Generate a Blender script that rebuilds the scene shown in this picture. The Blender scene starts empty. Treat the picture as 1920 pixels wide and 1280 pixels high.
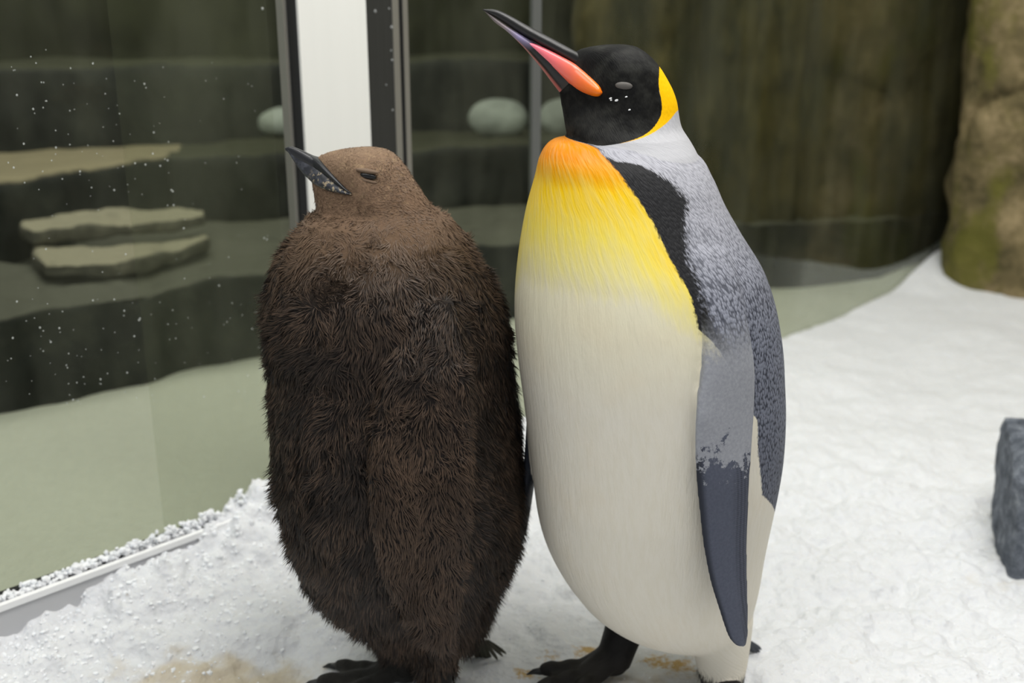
import bpy, math, random
import numpy as np
from mathutils import Vector
from mathutils.bvhtree import BVHTree

scene = bpy.context.scene
COL = scene.collection
random.seed(4); RNG = np.random.default_rng(7)

# ------------------------------------------------------------------ camera, world, lights, exposure
PITCH = math.radians(17.5)
CAM = np.array([0, -1.356, .967])
FWD = np.array([0, math.cos(PITCH), -math.sin(PITCH)])
UPV = np.array([0, math.sin(PITCH), math.cos(PITCH)])
FPX = 2000.0
cam = bpy.data.cameras.new('camera'); camo = bpy.data.objects.new('camera', cam); COL.objects.link(camo)
camo.location = CAM; camo.rotation_euler = (math.pi/2 - PITCH, 0, 0)
cam.sensor_width = 36; cam.lens = FPX/1920*36; cam.clip_start = .02
cam.dof.use_dof = True; cam.dof.focus_distance = 1.30; cam.dof.aperture_fstop = 3.2
scene.camera = camo

world = bpy.data.worlds.new('world'); scene.world = world; world.use_nodes = True
world.node_tree.nodes['Background'].inputs[0].default_value = (.93, .97, 1, 1)
world.node_tree.nodes['Background'].inputs[1].default_value = .36

def area(name, loc, target, sx, sy, power, color=(1, 1, 1)):
    l = bpy.data.lights.new(name, 'AREA'); l.shape = 'RECTANGLE'; l.size = sx; l.size_y = sy
    l.energy = power; l.color = color
    o = bpy.data.objects.new(name, l); COL.objects.link(o); o.location = loc
    o.rotation_euler = (Vector(target) - Vector(loc)).to_track_quat('-Z', 'Y').to_euler()
    return o
area('ceiling_lamp', (.75, -.35, 2.9), (.35, .25, 0), 1.7, 1.3, 62, (1, .985, .95))
area('ceiling_lamp', (-1.1, -1.3, 2.9), (-.2, 0, .3), 1.4, 1.2, 26, (1, .985, .95))
area('ceiling_lamp', (1.7, 1.3, 2.9), (1.5, 1.4, 0), 1.2, 1.2, 22, (1, .98, .9))
area('ceiling_lamp', (-1.0, 2.1, 2.9), (-1.0, 2.1, 0), 2.2, .8, 40, (1, .98, .88))

scene.view_settings.view_transform = 'Standard'; scene.view_settings.look = 'None'
scene.view_settings.exposure = 0.0; scene.view_settings.gamma = 1; scene.view_settings.use_curve_mapping = False

# ------------------------------------------------------------------ measuring helpers
def ray(px, py):
    px = np.asarray(px, float); py = np.asarray(py, float)
    return FWD + np.array([1., 0, 0])*((px-960)/FPX)[..., None] + UPV*((640-py)/FPX)[..., None]
def P(px, py, Y=0.):                    # world point seen at a picture position, on the upright plane at depth Y
    r = ray(px, py); return CAM + r*((np.asarray(Y, float)-CAM[1])/r[..., 1])[..., None]
def G(px, py, z=0.):                    # the same on the level plane at height z
    r = ray(px, py); return CAM + r*((z-CAM[2])/r[..., 2])[..., None]
def proj(v):
    d = np.asarray(v) - CAM; zc = d@FWD
    return 960 + FPX*d[..., 0]/zc, 640 - FPX*(d@UPV)/zc

def _hash(i, j, k):
    n = (i*374761393 + j*668265263 + k*1274126177) & 0xffffffff
    n = ((n ^ (n >> 13))*1274126177) & 0xffffffff
    return ((n ^ (n >> 16)) & 0xffff)/65535.0
def vnoise(p):
    p = np.asarray(p, float); i = np.floor(p).astype(np.int64); f = p - i; f = f*f*(3-2*f)
    r = 0
    for a in (0, 1):
        for b in (0, 1):
            for c in (0, 1):
                w = (f[:, 0] if a else 1-f[:, 0])*(f[:, 1] if b else 1-f[:, 1])*(f[:, 2] if c else 1-f[:, 2])
                r = r + w*_hash(i[:, 0]+a, i[:, 1]+b, i[:, 2]+c)
    return r*2-1
def fbm(p, oct=4, gain=.5):
    r = 0; a = 1
    p = np.asarray(p, float)
    for o in range(oct):
        r = r + a*vnoise(p*(2.03**o) + 17.3*o); a *= gain
    return r

# ------------------------------------------------------------------ mesh helpers
def mesh_from(name, v, f):
    m = bpy.data.meshes.new(name); m.from_pydata([tuple(x) for x in np.asarray(v)], [], [tuple(x) for x in f]); m.update()
    return m
def obj(name, v, f, mat, parent=None, smooth=True):
    m = v if isinstance(v, bpy.types.Mesh) else mesh_from(name, v, f)
    m.name = name
    o = bpy.data.objects.new(name, m); COL.objects.link(o)
    if mat: m.materials.append(mat)
    if smooth: m.polygons.foreach_set('use_smooth', np.ones(len(m.polygons), bool))
    if parent: o.parent = parent
    return o
def empty(name, loc=(0, 0, 0)):
    o = bpy.data.objects.new(name, None); COL.objects.link(o); o.location = loc; o.empty_display_size = .1
    return o
def adopt(child, parent):               # parent without moving the child in the world
    child.parent = parent; child.matrix_parent_inverse = parent.matrix_world.inverted() if False else __import__('mathutils').Matrix.Translation(-Vector(parent.location))
def tag(o, label=None, cat=None, group=None, kind=None):
    if label: o['label'] = label
    if cat: o['category'] = cat
    if group: o['group'] = group
    if kind: o['kind'] = kind
    return o
def loft(rings, cap=True):
    rings = np.asarray(rings); n, m, _ = rings.shape
    v = rings.reshape(-1, 3); f = []
    for i in range(n-1):
        for j in range(m):
            k = (j+1) % m
            f.append((i*m+j, i*m+k, (i+1)*m+k, (i+1)*m+j))
    if cap:
        v = np.vstack([v, rings[0].mean(0), rings[-1].mean(0)])
        a, b = n*m, n*m+1
        for j in range(m):
            k = (j+1) % m
            f.append((a, k, j)); f.append((b, (n-1)*m+j, (n-1)*m+k))
    return v, f
def join(parts):
    V = []; F = []; n = 0
    for v, f in parts:
        V.append(np.asarray(v)); F += [tuple(i+n for i in t) for t in f]; n += len(v)
    return np.vstack(V), F
def tube(path, rad, m=10, flat=1.0):
    path = np.asarray(path, float); n = len(path); rad = np.broadcast_to(rad, n)
    d = np.gradient(path, axis=0); d /= np.linalg.norm(d, axis=1)[:, None]
    t = np.linspace(0, 2*math.pi, m, endpoint=False); R = []
    for i in range(n):
        s = np.cross(d[i], [0, 0, 1.]); 
        if np.linalg.norm(s) < 1e-3: s = np.array([1., 0, 0])
        s /= np.linalg.norm(s); u = np.cross(s, d[i])
        R.append(path[i] + rad[i]*(np.cos(t)[:, None]*s + flat*np.sin(t)[:, None]*u))
    return loft(R)
def box_vf(c, sx, sy, sz, bev=.0):
    x, y, z = c; v = [(x+a*sx/2, y+b*sy/2, z+d*sz/2) for d in (-1, 1) for a, b in ((-1, -1), (1, -1), (1, 1), (-1, 1))]
    f = [(3, 2, 1, 0), (4, 5, 6, 7)] + [(i, (i+1) % 4, (i+1) % 4+4, i+4) for i in range(4)]
    return np.array(v), f
def prism(poly, z0, z1):
    n = len(poly); v = [(x, y, z0) for x, y in poly] + [(x, y, z1) for x, y in poly]
    a = sum(poly[i][0]*poly[(i+1) % n][1]-poly[(i+1) % n][0]*poly[i][1] for i in range(n))
    f = [tuple(range(n))[::-1], tuple(range(n, 2*n))] + [(i, (i+1) % n, (i+1) % n+n, i+n) for i in range(n)]
    if a < 0: f = [t[::-1] for t in f]
    return np.array(v), f
def remesh(v, f, voxel):
    m = mesh_from('tmp', v, f); o = bpy.data.objects.new('tmp', m); COL.objects.link(o)
    md = o.modifiers.new('r', 'REMESH'); md.mode = 'VOXEL'; md.voxel_size = voxel
    dg = bpy.context.evaluated_depsgraph_get(); dg.update()
    r = bpy.data.meshes.new_from_object(o.evaluated_get(dg))
    bpy.data.objects.remove(o); bpy.data.meshes.remove(m)
    return r
def getco(m):
    a = np.empty(len(m.vertices)*3, np.float32); m.vertices.foreach_get('co', a); return a.reshape(-1, 3).astype(float)
def getno(m):
    a = np.empty(len(m.vertices)*3, np.float32); m.vertices.foreach_get('normal', a); return a.reshape(-1, 3).astype(float)
def setco(m, v):
    m.vertices.foreach_set('co', np.asarray(v, np.float32).ravel()); m.update()
def smooth(m, it=2, k=.5):
    e = np.empty(len(m.edges)*2, np.int32); m.edges.foreach_get('vertices', e); e = e.reshape(-1, 2)
    v = getco(m); n = len(v)
    deg = np.bincount(e.ravel(), minlength=n).astype(float)[:, None]
    for _ in range(it):
        s = np.stack([np.bincount(e[:, 0], v[e[:, 1], c], n) + np.bincount(e[:, 1], v[e[:, 0], c], n) for c in range(3)], 1)
        v = v + k*(s/np.maximum(deg, 1) - v)
    setco(m, v)
def fattr(m, name, val):
    a = m.attributes.new(name, 'FLOAT', 'POINT'); a.data.foreach_set('value', np.asarray(val, np.float32))
def vattr(m, name, val):
    a = m.attributes.new(name, 'FLOAT_VECTOR', 'POINT'); a.data.foreach_set('vector', np.asarray(val, np.float32).ravel())
def cattr(m, name, val):
    a = m.attributes.new(name, 'FLOAT_COLOR', 'POINT'); val = np.asarray(val, np.float32)
    a.data.foreach_set('color', np.hstack([val, np.ones((len(val), 1), np.float32)]).ravel())
def rock(name, v, f, mat, voxel=.02, amp=.02, scale=6, oct=4, parent=None, post=None, ridged=0, sm=3):
    m = remesh(v, f, voxel); smooth(m, sm)
    p = getco(m); n = getno(m)
    d = fbm(p*scale, oct)
    if ridged: d = d - ridged*np.abs(fbm(p*scale*.6+9, 3))
    p = p + n*(amp*d)[:, None]
    if post: p = post(p)
    setco(m, p)
    return obj(name, m, None, mat, parent)
def lin(r, g, b):
    return tuple(((c/255+.055)/1.055)**2.4 if c > 10 else c/255/12.92 for c in (r, g, b))
def sstep(a, b, x):
    t = np.clip((x-a)/(b-a), 0, 1); return t*t*(3-2*t)
def smooth_interp(xs, pts, width=0):
    k = np.array([p[0] for p in pts], float); v = np.array([p[1:] for p in pts], float)
    # monotone-ish cubic (finite difference Hermite)
    d = np.gradient(v, k, axis=0)
    i = np.clip(np.searchsorted(k, xs)-1, 0, len(k)-2); h = (k[i+1]-k[i])[:, None]; t = ((xs-k[i])[:, None]/h)
    return ((2*t**3-3*t**2+1)*v[i] + (t**3-2*t**2+t)*h*d[i] + (-2*t**3+3*t**2)*v[i+1] + (t**3-t**2)*h*d[i+1])

# ------------------------------------------------------------------ material helpers
class NT:
    def __init__(s, name):
        s.m = bpy.data.materials.new(name); s.m.use_nodes = True; s.t = s.m.node_tree; s.t.nodes.clear()
        s.out = s.t.nodes.new('ShaderNodeOutputMaterial')
    def n(s, typ, ins=None, **kw):
        nd = s.t.nodes.new('ShaderNode'+typ)
        for k, v in kw.items(): setattr(nd, k, v)
        for k, v in (ins or {}).items(): s.set(nd.inputs[k], v)
        return nd
    def set(s, sock, v):
        if isinstance(v, bpy.types.NodeSocket): s.t.links.new(v, sock)
        elif isinstance(v, bpy.types.Node): s.t.links.new(v.outputs[0], sock)
        else:
            if sock.type == 'RGBA' and len(v) == 3: v = (*v, 1)
            sock.default_value = v
    def attr(s, name, vec=False):
        a = s.n('Attribute', attribute_name=name); return a.outputs['Vector' if vec else 'Fac']
    def col(s, name): return s.n('Attribute', attribute_name=name).outputs['Color']
    def math(s, op, a, b=0., c=None, clamp=False):
        nd = s.n('Math', operation=op, use_clamp=clamp); s.set(nd.inputs[0], a); s.set(nd.inputs[1], b)
        if c is not None: s.set(nd.inputs[2], c)
        return nd.outputs[0]
    def mix(s, f, a, b):
        nd = s.n('Mix', data_type='RGBA'); s.set(nd.inputs[0], f); s.set(nd.inputs[6], a); s.set(nd.inputs[7], b); return nd.outputs[2]
    def ramp(s, f, stops):
        nd = s.n('ValToRGB'); s.set(nd.inputs[0], f); e = nd.color_ramp.elements
        while len(e) < len(stops): e.new(.5)
        for q, (p, c) in zip(e, stops): q.position = p; q.color = (*c, 1) if len(c) == 3 else c
        return nd.outputs[0]
    def step(s, x, a, b):
        nd = s.n('MapRange', interpolation_type='SMOOTHSTEP'); s.set(nd.inputs[0], x); nd.inputs[1].default_value = a; nd.inputs[2].default_value = b
        return nd.outputs[0]
    def noise(s, scale, detail=4, vec=None, rough=.55):
        nd = s.n('TexNoise', {'Scale': scale, 'Detail': detail, 'Roughness': rough})
        if vec is not None: s.set(nd.inputs['Vector'], vec)
        return nd.outputs[0]
    def obj(s, scale=None):
        c = s.n('TexCoord').outputs['Object']
        if scale is None: return c
        return s.n('Mapping', {'Vector': c, 'Scale': scale}).outputs[0]
    def scaled(s, vec, scale): return s.n('Mapping', {'Vector': vec, 'Scale': scale}).outputs[0]
    def bump(s, h, strength=.3, dist=.01, normal=None):
        nd = s.n('Bump', {'Height': h, 'Strength': strength, 'Distance': dist})
        if normal is not None: s.set(nd.inputs['Normal'], normal)
        return nd.outputs[0]
    def bsdf(s, color, rough=.6, normal=None, **kw):
        b = s.n('BsdfPrincipled', {'Base Color': color, 'Roughness': rough})
        if normal is not None: s.set(b.inputs['Normal'], normal)
        for k, v in kw.items(): s.set(b.inputs[k.replace('_', ' ')], v)
        s.t.links.new(b.outputs[0], s.out.inputs[0]); return s.m

def mat_plain(name, c, rough=.5, nscale=0, namp=.0, **kw):
    t = NT(name)
    if nscale:
        n = t.noise(nscale, 4); c2 = t.mix(n, tuple(x*(1-namp) for x in c), tuple(min(1, x*(1+namp)) for x in c))
        return t.bsdf(c2, rough, t.bump(n, .15, .002), **kw)
    return t.bsdf(c, rough, **kw)

def mat_snow(name, tint=(.725, .735, .755), stains=True):
    t = NT(name); o = t.obj()
    n1 = t.noise(38, 5, o, .6); n2 = t.noise(170, 3, o, .6)
    v = t.n('TexVoronoi', {'Scale': 95, 'Vector': o}).outputs['Distance']
    c = t.mix(t.step(n1, .3, .7), tuple(x*.95 for x in tint), tint)
    if stains:
        st = t.attr('stain'); sn = t.noise(24, 4, o); sm = t.noise(120, 3, o)
        e = t.math('ADD', st, t.math('MULTIPLY', t.math('SUBTRACT', sn, .5), 1.3))
        c = t.mix(t.math('MULTIPLY', t.step(e, .3, .95), .75), c, lin(194, 178, 146))
        yl = t.attr('yellow'); e = t.math('ADD', yl, t.math('MULTIPLY', t.math('SUBTRACT', sm, .5), 1.5))
        e2 = t.math('ADD', e, t.math('MULTIPLY', t.math('SUBTRACT', sn, .5), 1.6))
        c = t.mix(t.math('MULTIPLY', t.step(e2, .45, 1.05), .85), c, lin(190, 150, 62))
    h = t.math('ADD', t.math('MULTIPLY', n1, .8), t.math('ADD', t.math('MULTIPLY', n2, .35), t.math('MULTIPLY', v, .5)))
    return t.bsdf(c, .62, t.bump(h, .75, .006), Subsurface_Weight=.25, Subsurface_Radius=(.02, .024, .03), Subsurface_Scale=.25, Specular_IOR_Level=.35)

def mat_rock(name, stops, scale=7, rough=.85, bump=.5, vert=False, moss=None, top=None):
    t = NT(name); o = t.obj((1.6, 1.6, .45) if vert else (1, 1, 1))
    n = t.noise(scale, 8, o, .62); n2 = t.noise(scale*7, 5, o, .6)
    f = t.math('ADD', t.math('MULTIPLY', n, .78), t.math('MULTIPLY', n2, .22))
    c = t.ramp(f, stops)
    if moss:
        mk = t.step(t.noise(scale*.55, 5, t.obj((1.3, 1.3, .8)), .6), .5, .64)
        c = t.mix(t.math('MULTIPLY', mk, .8), c, moss)
    if top:                                 # painted toplight: upward faces are mixed towards the given top colour
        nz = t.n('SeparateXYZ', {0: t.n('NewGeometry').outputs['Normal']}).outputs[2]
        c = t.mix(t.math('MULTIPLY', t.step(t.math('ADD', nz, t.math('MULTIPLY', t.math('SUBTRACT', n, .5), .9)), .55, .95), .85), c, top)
    return t.bsdf(c, rough, t.bump(f, bump, .03), Specular_IOR_Level=.3)

def mat_glass(name, tint, haze, hazecol, refl=.06, rough=.0, nscale=0):
    t = NT(name)
    tr = t.n('BsdfTransparent', {'Color': tint}); gl = t.n('BsdfGlossy', {'Color': (1, 1, 1), 'Roughness': rough}); df = t.n('BsdfDiffuse', {'Color': hazecol})
    h = haze
    if nscale:
        h = t.math('MULTIPLY', t.step(t.noise(nscale, 4, t.obj((1, 1, .25))), .25, .8), haze*1.7)
    a = t.n('MixShader', {0: h, 1: tr, 2: df})
    fr = t.n('LayerWeight', {'Blend': .12}).outputs['Fresnel']
    b = t.n('MixShader', {0: t.math('MULTIPLY', fr, refl*10, clamp=True), 1: a, 2: gl})
    t.t.links.new(b.outputs[0], t.out.inputs[0]); return t.m

# ------------------------------------------------------------------ the setting: glass line, snow, rocks
GL0 = .872                                  # the glass wall stands on the line  y = x + GL0
DIR = np.array([1, 1, 0])/math.sqrt(2)      # along the glass
NRM = np.array([1, -1, 0])/math.sqrt(2)     # out of the glass, into the enclosure
def on_glass(x, z=0., off=0.): return np.array([x, x+GL0, z]) + NRM*off

M_SNOW = mat_snow('snow'); M_SNOWB = mat_snow('snow_beyond', (.62, .63, .56), False)
M_ICE = mat_plain('loose_ice', (.86, .88, .91), .5, 90, .06, Subsurface_Weight=.25, Subsurface_Radius=(.02, .024, .03), Subsurface_Scale=.2)
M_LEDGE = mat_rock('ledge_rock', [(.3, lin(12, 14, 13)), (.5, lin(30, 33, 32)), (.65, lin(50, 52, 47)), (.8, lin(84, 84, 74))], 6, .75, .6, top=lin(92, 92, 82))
LS = [(.3, lin(12, 14, 13)), (.5, lin(28, 31, 29)), (.65, lin(44, 47, 42)), (.8, lin(70, 70, 62))]
M_LEDGE2 = mat_rock('lit_top_ledge_rock', LS, 6, .75, .6, top=lin(150, 140, 114)); M_LEDGE3 = mat_rock('dim_top_ledge_rock', LS, 6, .75, .6, top=lin(62, 63, 48))  # strong and faint toplight painted into the colour of the ledge tops
M_BACK = mat_rock('mossy_dark_rock', [(.28, lin(16, 16, 9)), (.48, lin(46, 44, 24)), (.6, lin(70, 64, 36)), (.75, lin(92, 80, 48))], 4, .9, .6, True)
M_DARKB = mat_rock('dark_olive_rock', [(.3, lin(28, 30, 20)), (.6, lin(48, 50, 33)), (.8, lin(70, 68, 46))], 3, .9, .5)
M_RW = mat_rock('mossy_brown_rock', [(.30, lin(36, 33, 22)), (.43, lin(84, 76, 50)), (.55, lin(116, 103, 72)), (.7, lin(160, 142, 108))], 6, .9, .9, False, lin(96, 94, 34))
M_SLAB = mat_rock('pale_slab_rock', [(.3, lin(50, 50, 44)), (.55, lin(86, 84, 74)), (.75, lin(120, 116, 102))], 12, .85, .5, top=lin(158, 152, 132))  # slab tops coloured lighter, as if lit from above
M_BOULD = mat_rock('grey_boulder_rock', [(.3, lin(120, 126, 120)), (.7, lin(176, 184, 176))], 9, .8, .3)
M_BLOCK = mat_rock('slate_grey_stone', [(.28, lin(58, 63, 72)), (.46, lin(102, 108, 118)), (.6, lin(136, 142, 152)), (.74, lin(190, 194, 198))], 34, .85, .9)
M_WHITE = mat_plain('white_post_paint', lin(236, 236, 230), .45, 5, .03)
M_SILL = mat_plain('grey_sill_paint', lin(188, 188, 190), .4, 6, .02)
M_LIP = mat_plain('white_sill_edge', lin(238, 238, 238), .35, 30, .02)
M_SEAL = mat_plain('black_rubber_seal', (.008, .009, .01), .4, 40, .2)
M_DARKP = mat_plain('dark_glossy_panel', lin(52, 53, 52), .25, 14, .15)
M_METAL = mat_plain('brushed_metal_strip', lin(150, 148, 140), .35, 30, .15, Metallic=.5)
M_GLASS = mat_glass('tinted_window_glass', (.87, .885, .835), .03, lin(176, 178, 156), .03, .02, 9)
M_GLASS2 = mat_glass('hazy_inner_glass', (.97, .975, .96), .035, lin(170, 172, 150), .02, .1)
M_DROP = mat_glass('water_drop', (.9, .92, .9), .30, (.85, .88, .86), .12, .05)

SILLZ = .10
sill_px = [-300, 0, 80, 160, 250, 330, 400, 470, 540]
sill_snow = np.array([.045, .050, .050, .076, .094, .100, .108, .128, .135])
sill_x = np.array([-.777, -.72, -.68, -.61, -.55, -.50, -.45, -.40])
sill_x = np.array([on_glass(0)[0]]*0 + [-.96, -.777, -.73, -.685, -.62, -.565, -.515, -.466, -.40])
def snow_h(p):
    x, y = p[:, 0], p[:, 1]
    s = (x + (y-GL0))/2                     # position along the glass (its x there)
    d = np.maximum((x-(y-GL0))/math.sqrt(2)-.024, 0)   # distance out of the glass
    h = np.interp(s, np.append(sill_x, [-.2, .2, 1.1, 1.32, 1.42, 1.5, 1.62]), np.append(sill_snow, [.12, .03, .004, .014, .045, .075, .10]))
    fall = np.interp(s, [-.8, -.4, 0, 1], [.10, .13, .2, .16])
    z = h*np.exp(-(d/fall)**1.5)
    rw = np.hypot(np.maximum(1.47-x, 0)*.8, np.maximum(2.05-y, 0)*.8)
    z = z + .032*np.exp(-(rw/.25)**2)
    z += .030*np.exp(-(((x+.30)/.17)**2 + ((y-.17)/.10)**2))           # low heap left of the chick
    z -= .016*np.exp(-(((x+.45)/.14)**2 + ((y-.03)/.06)**2))           # trodden hollow
    q = np.stack([x, y, 0*x], 1)
    flat = 1 - .75*np.maximum(np.exp(-(((x-.12)/.30)**2 + (y/.16)**2)), np.exp(-(((x+.16)/.22)**2 + (y/.14)**2)))
    near = np.exp(-np.maximum(y-.5, 0)/.9)
    z += .012*fbm(q*3.5, 3)*flat + (.011*fbm(q*15, 3)+.0060*fbm(q*55, 3))*flat*near
    ex = np.exp(-(d/.12)**2)*sstep(.02, .08, h)*(s < .2)
    z += ex*.016*np.abs(fbm(q*38+5, 3))
    return z - .003
def axis(parts):
    out = []
    for a, b, st in parts: out.append(np.arange(a, b, st))
    return np.unique(np.concatenate(out))
def grid_floor(name, xs, ys, hfun, keep, mat):
    X, Yg = np.meshgrid(xs, ys); p = np.stack([X.ravel(), Yg.ravel(), 0*X.ravel()], 1)
    p[:, 2] = hfun(p); n = len(xs)
    i, j = np.meshgrid(np.arange(n-1), np.arange(len(ys)-1)); a = (j*n+i).ravel()
    q = np.stack([a, a+1, a+n+1, a+n], 1); q = q[keep(p[q].mean(1))]
    used = np.unique(q); mp = -np.ones(len(p), int); mp[used] = np.arange(len(used))
    m = bpy.data.meshes.new(name); m.vertices.add(len(used)); m.vertices.foreach_set('co', p[used].astype(np.float32).ravel())
    q = mp[q]; m.loops.add(q.size); m.loops.foreach_set('vertex_index', q.astype(np.int32).ravel()); m.polygons.add(len(q))
    m.polygons.foreach_set('loop_start', np.arange(0, q.size, 4, dtype=np.int32)); m.polygons.foreach_set('loop_total', np.full(len(q), 4, np.int32)); m.update(); m.validate()
    return obj(name, m, None, mat)
xs = axis([(-2.2, -.95, .03), (-.95, .95, .0055), (.95, 2.6, .014)]); ys = axis([(-1.7, -.4, .03), (-.4, .75, .0055), (.75, 2.6, .014)])
fl = grid_floor('floor', xs, ys, snow_h, lambda c: c[:, 1] < c[:, 0]+GL0+.012, M_SNOW)
tag(fl, 'loose white snow with tan and yellow stains covering the enclosure floor', kind='structure')
p = getco(fl.data)
st = np.exp(-(((p[:, 0]+.44)/.17)**2 + ((p[:, 1]-.03)/.055)**2)) + .55*np.exp(-(((p[:, 0]-.14)/.22)**2 + ((p[:, 1]-.02)/.07)**2)) + .35*np.exp(-(((p[:, 0]-.86)/.10)**2+((p[:, 1]-.32)/.06)**2))
fattr(fl.data, 'stain', st)
ye = 0
for px, py, r, a in ((985, 1256, .020, .9), (1040, 1225, .022, .6), (1100, 1215, .022, .95), (1225, 1232, .02, .8), (1270, 1240, .026, .95), (1330, 1240, .02, .6)):
    c = G(px, py, 0); ye = np.maximum(ye, a*np.exp(-(((p[:, 0]-c[0])/(r*1.7))**2 + ((p[:, 1]-c[1])/r)**2)))
fattr(fl.data, 'yellow', ye)

xb = np.arange(-2.6, 2.2, .04); yb = np.arange(-.6, 3.2, .04)
def back_h(p):
    z = .012*fbm(p*2.2+3, 3) + .004*fbm(p*9, 2)
    q = np.hypot(p[:, 0]-1.5, p[:, 1]-2.5); return z + .05*np.exp(-(q/.22)**2) - .003
fb = grid_floor('floor', xb, yb, back_h, lambda c: c[:, 1] > c[:, 0]+GL0-.012, M_SNOWB)
tag(fb, 'smooth greenish snow bed beyond the glass', kind='structure')

# rock terraces beyond the glass
wb = empty('wall_back'); tag(wb, 'dark stepped rock terraces and mossy rock face beyond the glass', kind='structure')
def ledge(name, front, back, z0, z1, mat, **kw):
    v, f = prism(front + back[::-1], z0, z1); return rock(name, v, f, mat, parent=wb, **kw)
step1 = [(-2.5, -.1), (-1.75, .62), (-1.26, 1.1), (-1.13, 1.25), (-.91, 1.45), (-.70, 1.58), (-.1, 1.94), (.93, 2.35), (1.32, 2.38), (1.5, 2.48), (1.62, 2.56), (1.9, 2.8)]
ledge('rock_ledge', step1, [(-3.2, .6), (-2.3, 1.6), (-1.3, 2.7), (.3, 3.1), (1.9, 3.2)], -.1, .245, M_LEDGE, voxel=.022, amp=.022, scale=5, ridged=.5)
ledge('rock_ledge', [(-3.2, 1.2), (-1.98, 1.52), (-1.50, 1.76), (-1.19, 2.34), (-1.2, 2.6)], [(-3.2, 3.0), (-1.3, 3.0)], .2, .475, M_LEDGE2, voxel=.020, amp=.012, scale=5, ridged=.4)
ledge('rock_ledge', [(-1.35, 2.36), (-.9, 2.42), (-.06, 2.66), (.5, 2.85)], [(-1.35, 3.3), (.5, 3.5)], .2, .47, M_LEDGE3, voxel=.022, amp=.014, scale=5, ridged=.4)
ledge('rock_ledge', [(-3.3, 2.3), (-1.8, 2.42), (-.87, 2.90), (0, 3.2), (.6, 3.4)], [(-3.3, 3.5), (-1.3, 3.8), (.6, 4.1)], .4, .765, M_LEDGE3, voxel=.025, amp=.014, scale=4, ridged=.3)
ledge('rock_face', [(-3.4, 2.75), (-1.4, 3.05), (.2, 3.5), (.9, 3.7)], [(-3.4, 3.7), (-1.3, 4.0), (.9, 4.4)], .6, 2.1, M_DARKB, voxel=.04, amp=.05, scale=3, ridged=.4)
def ribs(p):
    s = p[:, 0]*1.0
    g = np.zeros(len(p))
    for c, w, d in ((.62, .02, .05), (1.02, .016, .05), (1.21, .02, .03), (.42, .02, .04)):
        g += d*np.exp(-((s - c - .03*fbm(np.stack([p[:, 2]*3, 0*s, 0*s+c], 1), 2))/w)**2)
    q = p.copy(); q[:, 1] += g*(p[:, 2] > .2); return q
ledge('rock_face', [(.22, 2.45), (.55, 2.30), (.93, 2.41), (1.30, 2.44), (1.48, 2.50), (1.62, 2.57), (1.8, 2.62), (2.6, 2.7)], [(.3, 3.0), (.93, 3.1), (2.6, 3.2)], .18, 2.1, M_BACK, voxel=.022, amp=.035, scale=4.5, ridged=.8, post=ribs)

# mossy rock wall on the right, in front of the glass
def crack(p):
    px, py = proj(p)
    cx = np.array([1806, 1812, 1825, 1845, 1870, 1900, 1960]); cy = np.array([255, 228, 205, 190, 180, 173, 160])
    d = np.min(np.hypot(px[:, None]-np.interp(np.linspace(0, 6, 60), np.arange(7), cx), py[:, None]-np.interp(np.linspace(0, 6, 60), np.arange(7), cy)), 1)
    q = p.copy(); g = .030*np.exp(-(d/7)**2); q[:, 0] += g*.7; q[:, 1] += g*.7; return q
v, f = prism([(1.515, 2.33), (1.50, 2.26), (1.53, 2.19), (1.60, 2.13), (1.72, 2.02), (1.95, 1.8), (2.45, 1.2), (2.6, -.5), (2.6, -2.4), (2.9, -2.4), (3, 3.2), (1.9, 2.74), (1.60, 2.46), (1.53, 2.385)], -.1, 2.0)
wr = rock('wall_right', v, f, M_RW, voxel=.016, amp=.022, scale=5, ridged=.5, post=crack)
tag(wr, 'lit olive and brown mossy rock wall rising from the snow', kind='structure')

# glass wall: panes, post, sill
def slab_glass(name, x0, x1, z0, z1, th, off, mat, parent=None, sm=False):
    a, b = on_glass(x0, 0, off), on_glass(x1, 0, off); c = NRM*th/2
    v = [q + s*c + np.array([0, 0, z]) for z in (z0, z1) for q, s in ((a, 1), (b, 1), (b, -1), (a, -1))]
    f = [(3, 2, 1, 0), (4, 5, 6, 7)] + [(i, (i+1) % 4, (i+1) % 4+4, i+4) for i in range(4)]
    return obj(name, v, f, mat, parent, smooth=False)
def pane(name, x0, x1, z0, z1, off, mat, parent):     # one pane of glass
    return slab_glass(name, x0, x1, z0, z1, .004, off, mat, parent)
TOP = 1.75
w1 = empty('window_1'); tag(w1, 'large wet glass pane with grey sill beside the white post', kind='structure')
pane('pane', -2.3, -.380, .06, TOP, -.012, M_GLASS, w1)
pane('inner_pane', -.575, -.380, .02, TOP, -.05, M_GLASS2, w1)
slab_glass('sill', -2.3, -.30, -.05, SILLZ-.006, .05, -.002+.0, M_SILL, w1)
slab_glass('sill_edge', -2.3, -.30, SILLZ-.009, SILLZ+.001, .010, .0215, M_LIP, w1)
slab_glass('sill_seal', -2.3, -.385, SILLZ-.006, SILLZ+.004, .012, -.006, M_SEAL, w1)
w2 = empty('window_2'); tag(w2, 'dark glass panes between the post and the rock wall', kind='structure')
pane('pane', -.195, .055, -.02, TOP, -.012, M_GLASS, w2)
pane('pane', .055, 1.62, -.02, TOP, -.012, M_GLASS, w2)
slab_glass('glass_joint', .048, .066, -.02, TOP, .010, -.012, mat_plain('silicone_joint', lin(92, 94, 92), .5, 20, .1), w2)
slab_glass('sill', -.30, 1.62, -.06, -.008, .03, -.01, M_SILL, w2)
t1 = empty('trim_1'); tag(t1, 'white post with dark panel and metal strips between the glass panes', kind='structure')
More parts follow.
